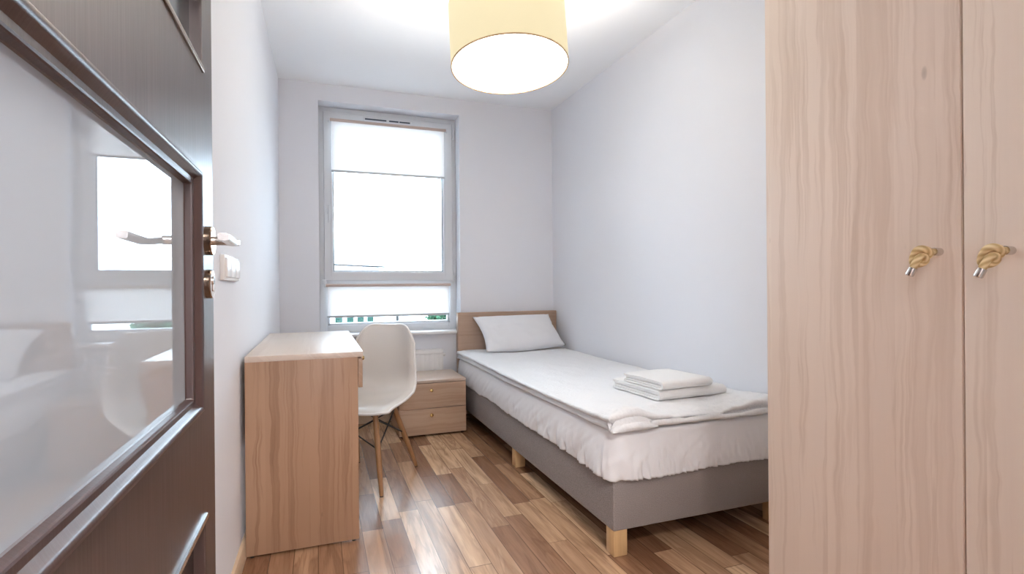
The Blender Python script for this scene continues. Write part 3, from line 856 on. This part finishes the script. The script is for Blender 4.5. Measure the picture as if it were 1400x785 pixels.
# folded towels
def towel(name, cx, cy, z0, w, dpt, rot, th, n_l, label):
    """folded cloth: nested U folds, round fold to the front, layer edges to the back"""
    b = MB()
    H = th * 2 * n_l
    R = Matrix.Rotation(rot, 4, 'Z')
    for q in range(n_l):
        r_o = H / 2 - q * th; r_i = r_o - th * .90
        zc = H / 2
        path = []
        back = dpt / 2 - .006 * q
        front = -dpt / 2 + H / 2
        na = 10
        seq = [(back - (back - front) * k / 12, -1) for k in range(12)]
        for rr_kind in (0,):
            pass
        outline_o, outline_i = [], []
        for y, sg in seq: outline_o.append((y, zc - r_o)); outline_i.append((y, zc - r_i))
        for k in range(na + 1):
            a = -PI / 2 - PI * k / na
            outline_o.append((front + r_o * math.cos(a), zc + r_o * math.sin(a))); outline_i.append((front + r_i * math.cos(a), zc + r_i * math.sin(a)))
        for y, sg in reversed(seq): outline_o.append((y, zc + r_o)); outline_i.append((y, zc + r_i))
        # section ring goes along outer then back along inner
        rings = []
        nx = 22
        for i in range(nx + 1):
            u = i / nx; x = (u - .5) * (w - .006 * q + .004 * math.sin(q * 5))
            ring = []
            end = max(0, 1 - min(u, 1 - u) / .04)
            for (y, z) in outline_o + outline_i[::-1]:
                k = z / H
                pinch = 1 - .05 * end * end
                zz = H / 2 + (z - H / 2) * pinch
                zz += k * (.002 * fbm(x * 7 + cx * 9, y * 7, q * .1) - .010 * max(0, (abs(x) / (w / 2)) - .80) ** 2 * 5)
                yy = y + .003 * fbm(x * 9, z * 20 + cx)
                ring.append((x + .003 * fbm(y * 7, cx, q * .7), yy, max(0, zz)))
            rings.append(ring)
        b.ring_sweep(rings)
    for v in b.bm.verts: v.co = R @ v.co + Vector((cx, cy, z0))
    o = b.build(name, M['towel'], angle=60)
    return tag(o, label, 'towel', 'folded towels on the bed')
TZ = MT + .062
towel('folded_towel', 1.515, 2.035, TZ, .365, .350, math.radians(2.5), .0112, 2, 'larger folded white towel lying on the duvet under a smaller one')
towel('folded_towel', 1.475, 1.985, TZ + .0465, .275, .270, math.radians(4), .0095, 2, 'smaller folded white towel on top of the larger folded towel')

# ------------------------------------------------------------------ wardrobe
WX = 1.108
wd = thing('wardrobe', (1.45, .61, 0), 'tall oak laminate wardrobe with rope knobs at the right', 'wardrobe')
wY0, wY1, gap, wH = .160, 1.0655, .617, 2.26
b = MB(); b.box(WX + .020, XR - .004, wY1 - .018, wY1 - .0005, .0, wH, .001); b.box(WX + .020, XR - .004, wY0, wY0 + .018, 0, wH, .001)
b.box(WX + .020, XR - .004, wY0 + .018, wY1 - .018, wH - .018, wH); b.box(WX + .020, XR - .004, wY0 + .018, wY1 - .018, .06, .078); b.box(XR - .012, XR - .004, wY0 + .018, wY1 - .018, .078, wH - .018)
b.box(WX + .05, WX + .066, wY0 + .018, wY1 - .018, 0, .06)
b.build('carcass', M['wardrobe'], wd)
def knot(cx, cy, cz, flip, parent):
    """metal stem, rope stub, overhand knot and a capped rope end hanging in front of the door (door face looks to -x)"""
    R = .0062
    kb = MB().lathe([(.0001, 0), (.0075, 0), (.0075, -.018), (.0001, -.018)], (cx, cy, cz), 'x', 18).build('knob_stem', M['nickel'], parent)
    pts = []
    c = Vector((cx - .046, cy + flip * .006, cz - .008))
    # rope comes straight out of the stem, wraps twice round itself and drops
    pts.append(Vector((cx - .012, cy, cz))); pts.append(Vector((cx - .026, cy, cz + .001)))
    n = 46
    for i in range(n + 1):
        t = i / n
        a = 2 * PI * 1.75 * t + .4
        rad = .0125 - .002 * t
        pts.append(c + Vector((-.012 * math.cos(a * 1.0) * .9 + .004 * math.sin(2 * a), rad * math.sin(a) + .010 * (t - .5) * flip, rad * .95 * math.cos(a + .6) + .006 * math.sin(a * .5))))
    end = c + Vector((-.010, flip * .006, -.020))
    pts += [end, end + Vector((-.001, flip * .002, -.008))]
    # smooth the polyline
    for _ in range(2): pts = [pts[0]] + [(pts[i - 1] + pts[i] * 2 + pts[i + 1]) / 4 for i in range(1, len(pts) - 1)] + [pts[-1]]
    b = MB(); b.tube(pts, R, 14)
    # uv: x around, y along
    ro = b.build('rope_knot', M['rope'], parent, angle=180)
    me = ro.data; uvl = me.uv_layers.new(name='rope')
    ring = 14; L = [0.0]
    for i in range(1, len(pts)): L.append(L[-1] + (pts[i] - pts[i - 1]).length)
    for p in me.polygons:
        for li in p.loop_indices:
            vi = me.loops[li].vertex_index; i, k = divmod(vi, ring)
            uvl.data[li].uv = (k / ring, L[min(i, len(L) - 1)])
    d = (pts[-1] - pts[-3]).normalized()
    MB().tube([pts[-1] - d * .006, pts[-1] + d * .008, pts[-1] + d * .010], [.0072, .0072, .006], 18).build('end_cap', M['nickel'], ro)
for (y0, y1, ky, kz, fl) in ((gap + .0022, wY1, .655, 1.062, 1), (wY0, gap - .0022, .545, 1.057, 1)):
    dr = MB().box(WX, WX + .0185, y0, y1, .062, wH, .0012).build('wardrobe_door', M['wardrobe'], wd)
    knot(WX, ky, kz, fl, dr)

# ------------------------------------------------------------------ pendant lamp
LX, LY, LZ, LR, LH = .772, 2.100, 1.938, .250, .270
lamp = thing('pendant_lamp', (LX, LY, LZ), 'cream drum pendant lamp hanging lit from the ceiling', 'lamp')
tilt_dir = Matrix.Rotation(math.radians(-20.2), 3, 'Z')
f = tilt_dir @ Vector((0, 1, 0)); r = tilt_dir @ Vector((1, 0, 0))
nz = (Vector((0, 0, 1)) + f * .098 - r * .048).normalized()
ax_x = (r - nz * r.dot(nz)).normalized(); ax_y = nz.cross(ax_x)
LM = Matrix((ax_x, ax_y, nz)).transposed().to_4x4()
def lampmesh(profile, seg=72, cap=False):
    b = MB(); b.lathe(profile, (0, 0, 0), 'z', seg, cap); b.bm.transform(LM); return b
b = lampmesh([(LR, .002), (LR, LH), (LR - .003, LH), (LR - .003, .002), (LR, .002)]); b.build('lamp_shade', M['shade'], lamp, world=False)
b = lampmesh([(LR + .0008, 0), (LR + .0008, .004), (LR - .004, .004), (LR - .004, 0), (LR + .0008, 0)]); b.build('shade_rim', M['rim'], lamp, world=False)
b = lampmesh([(.0001, .003), (LR - .004, .003), (LR - .004, .006), (.0001, .006)], 72, True); b.build('diffuser', M['diffuser'], lamp, world=False)
b = MB()
for k in range(3):
    a = 2 * PI * k / 3
    b.tube([(0, 0, LH - .03), ((LR - .002) * math.cos(a), (LR - .002) * math.sin(a), LH - .012)], .002, 8)
b.lathe([(.0001, LH - .045), (.02, LH - .045), (.02, LH - .015), (.0001, LH - .015)], (0, 0, 0), 'z', 20)
b.bm.transform(LM); b.build('shade_spider', M['white_metal'], lamp, world=False)
tp = LM @ Vector((0, 0, LH - .015))
b = MB(); b.tube([tp, (tp.x, tp.y, ZC - LZ - .02)], .004, 10); b.build('cord', M['white_metal'], lamp, world=False)
b = MB(); b.lathe([(.0001, ZC - LZ), (.055, ZC - LZ), (.055, ZC - LZ - .012), (.035, ZC - LZ - .030), (.0001, ZC - LZ - .030)], (tp.x, tp.y, 0), 'z', 28); b.build('ceiling_canopy', M['white_metal'], lamp, world=False)

# ------------------------------------------------------------------ outside
GZ = -4.0
b = MB(); b.box(-60, 60, D + 1.0, 120, GZ - .3, GZ); struct('ground', b, M['ground_out'], 'light-bouncing pale ground outside the window', 'ground')
nb = thing('neighbouring_building', (-3, 42, GZ), 'white building with a flat overhanging roof seen through the window', 'building')
bd = Vector((4.96, 4.9, 0)).normalized(); bn = Vector((bd.y, -bd.x, 0)); bA = Vector((1.06, 40, 0)) - bn * 1.2
BM4 = Matrix((bd, -bn, Vector((0, 0, 1)))).transposed().to_4x4(); BM4.translation = bA      # local x along the facade, local y into the building
def bbox(s0, s1, y0, y1, z0, z1, name, mat, parent, bev=0.0):
    b = MB(); b.box(s0, s1, y0, y1, z0, z1, bev); b.bm.transform(BM4); return b.build(name, mat, parent)
bbox(-16, 6.4, 0, 9, GZ, 2.76, 'facade', M['facade'], nb)
bbox(-17, 7.0, -1.2, 9.5, 2.76, 3.06, 'roof_slab', M['facade'], nb, .02)
bbox(-16.9, 6.95, -1.15, -.02, 2.70, 2.77, 'eave_shade_strip', M['eave_shade'], nb)  # dark strip painting the shade below the white slab
for sx_ in (-1.0, .33, 1.62, 2.86, 4.05, 5.2):
    fr = bbox(sx_ - .48, sx_ + .48, -.04, .04, -2.6, -.5, 'facade_window', M['facade'], nb, .01)
    bbox(sx_ - .38, sx_ + .38, -.06, -.03, -2.5, -.6, 'facade_pane', M['facade_glass'], fr)
# tree beyond the window
tr = thing('tree', (5.95, 26, GZ), 'green leafy tree outside the lower right corner of the window', 'tree')
MB().tube([(5.95, 26, GZ), (5.97, 26, -2.4), (5.9, 26, -1.2)], [.14, .11, .07], 10).build('trunk', M['bark'], tr)
b = MB()
rnd = random.Random(3)
for k in range(2200):
    while True:
        p = Vector((rnd.uniform(-1, 1), rnd.uniform(-1, 1), rnd.uniform(-1, 1)))
        if .25 < p.length < 1: break
    c = Vector((5.95 + p.x * 1.05, 26 + p.y * 1.05, -.95 + p.z * 1.2))
    q = Matrix.Rotation(rnd.uniform(0, 6.28), 3, 'Z') @ Matrix.Rotation(rnd.uniform(-1.2, 1.2), 3, 'X')
    s_ = rnd.uniform(.09, .16)
    vs = [b.bm.verts.new(c + q @ Vector(w_) * s_) for w_ in ((-1, 0, 0), (-.3, -.5, .12), (.5, -.4, .1), (1, 0, 0), (.5, .4, .1), (-.3, .5, .12))]
    b.bm.faces.new(vs)
b.build('crown', M['leaf'], tr, smooth=False)
st = thing('street_lamp', (4.14, 30, GZ), 'thin grey lamp post outside the middle of the window', 'street lamp')
MB().lathe([(.0001, GZ), (.09, GZ), (.12, GZ + .6), (.09, GZ + .7), (.08, -.3), (.0001, -.3)], (4.14, 30, 0), 'z', 12).build('post', M['post'], st)
MB().lathe([(.0001, -.3), (.07, -.3), (.14, -.05), (.16, .02), (.05, .10), (.0001, .11)], (4.14, 30, 0), 'z', 14).build('lantern', M['post'], st)

# ------------------------------------------------------------------ light
w = bpy.data.worlds.new('overcast sky'); scn.world = w; w.use_nodes = True
nt = w.node_tree; nt.nodes.clear(); g = G(nt)
co = g.n('ShaderNodeTexCoord').outputs['Generated']
zz = g.n('ShaderNodeSeparateXYZ', {0: co}).outputs[2]
c = g.ramp(zz, [(0, (.67, .83, 1.0)), (.5, (.69, .845, 1.0)), (1, (.63, .81, 1.0))])
bg = g.n('ShaderNodeBackground', {0: c, 1: 11.0})
g.n('ShaderNodeOutputWorld', {0: bg.outputs[0]})

def light(name, typ, loc, power, color, **kw):
    l = bpy.data.lights.new(name, typ); l.energy = power; l.color = color
    for k, v in kw.items(): setattr(l, k, v)
    o = bpy.data.objects.new(name, l); o.location = loc; COL.objects.link(o); return o
light('lamp_bulb', 'POINT', (LX, LY, LZ + .17), 30, (1.0, .93, .84), shadow_soft_size=.05)
h = light('hall_ceiling_light', 'AREA', (.35, -.75, ZC - .03), 64, (1.0, .955, .91), shape='DISK', size=.5)

# ------------------------------------------------------------------ camera
F = 717.178
yaw, pitch, roll = math.radians(20.2146), math.radians(-.0441), math.radians(-.4604)
fw = Vector((math.sin(yaw) * math.cos(pitch), math.cos(yaw) * math.cos(pitch), math.sin(pitch)))
rt = Vector((math.cos(yaw), -math.sin(yaw), 0)); up = rt.cross(fw)
rt2 = rt * math.cos(roll) + up * math.sin(roll); up2 = -rt * math.sin(roll) + up * math.cos(roll)
cam = bpy.data.cameras.new('camera'); cam.sensor_fit = 'HORIZONTAL'; cam.sensor_width = 36; cam.lens = 36 * F / 1400
cam.clip_start = .02; cam.clip_end = 300
co_ = bpy.data.objects.new('camera', cam); COL.objects.link(co_)
m = Matrix((rt2, up2, -fw)).transposed().to_4x4(); m.translation = Vector((0, 0, CAM_H)); co_.matrix_world = m
scn.camera = co_

vs = scn.view_settings
scn.display_settings.display_device = 'sRGB'
vs.view_transform = 'Standard'; vs.look = 'None'; vs.gamma = 1.0; vs.exposure = 0.46; vs.use_curve_mapping = False
scn.cycles.max_bounces = 12; scn.cycles.diffuse_bounces = 8; scn.cycles.glossy_bounces = 6; scn.cycles.transparent_max_bounces = 12
scn.cycles.use_denoising = True
scn.cycles.sample_clamp_indirect = 8
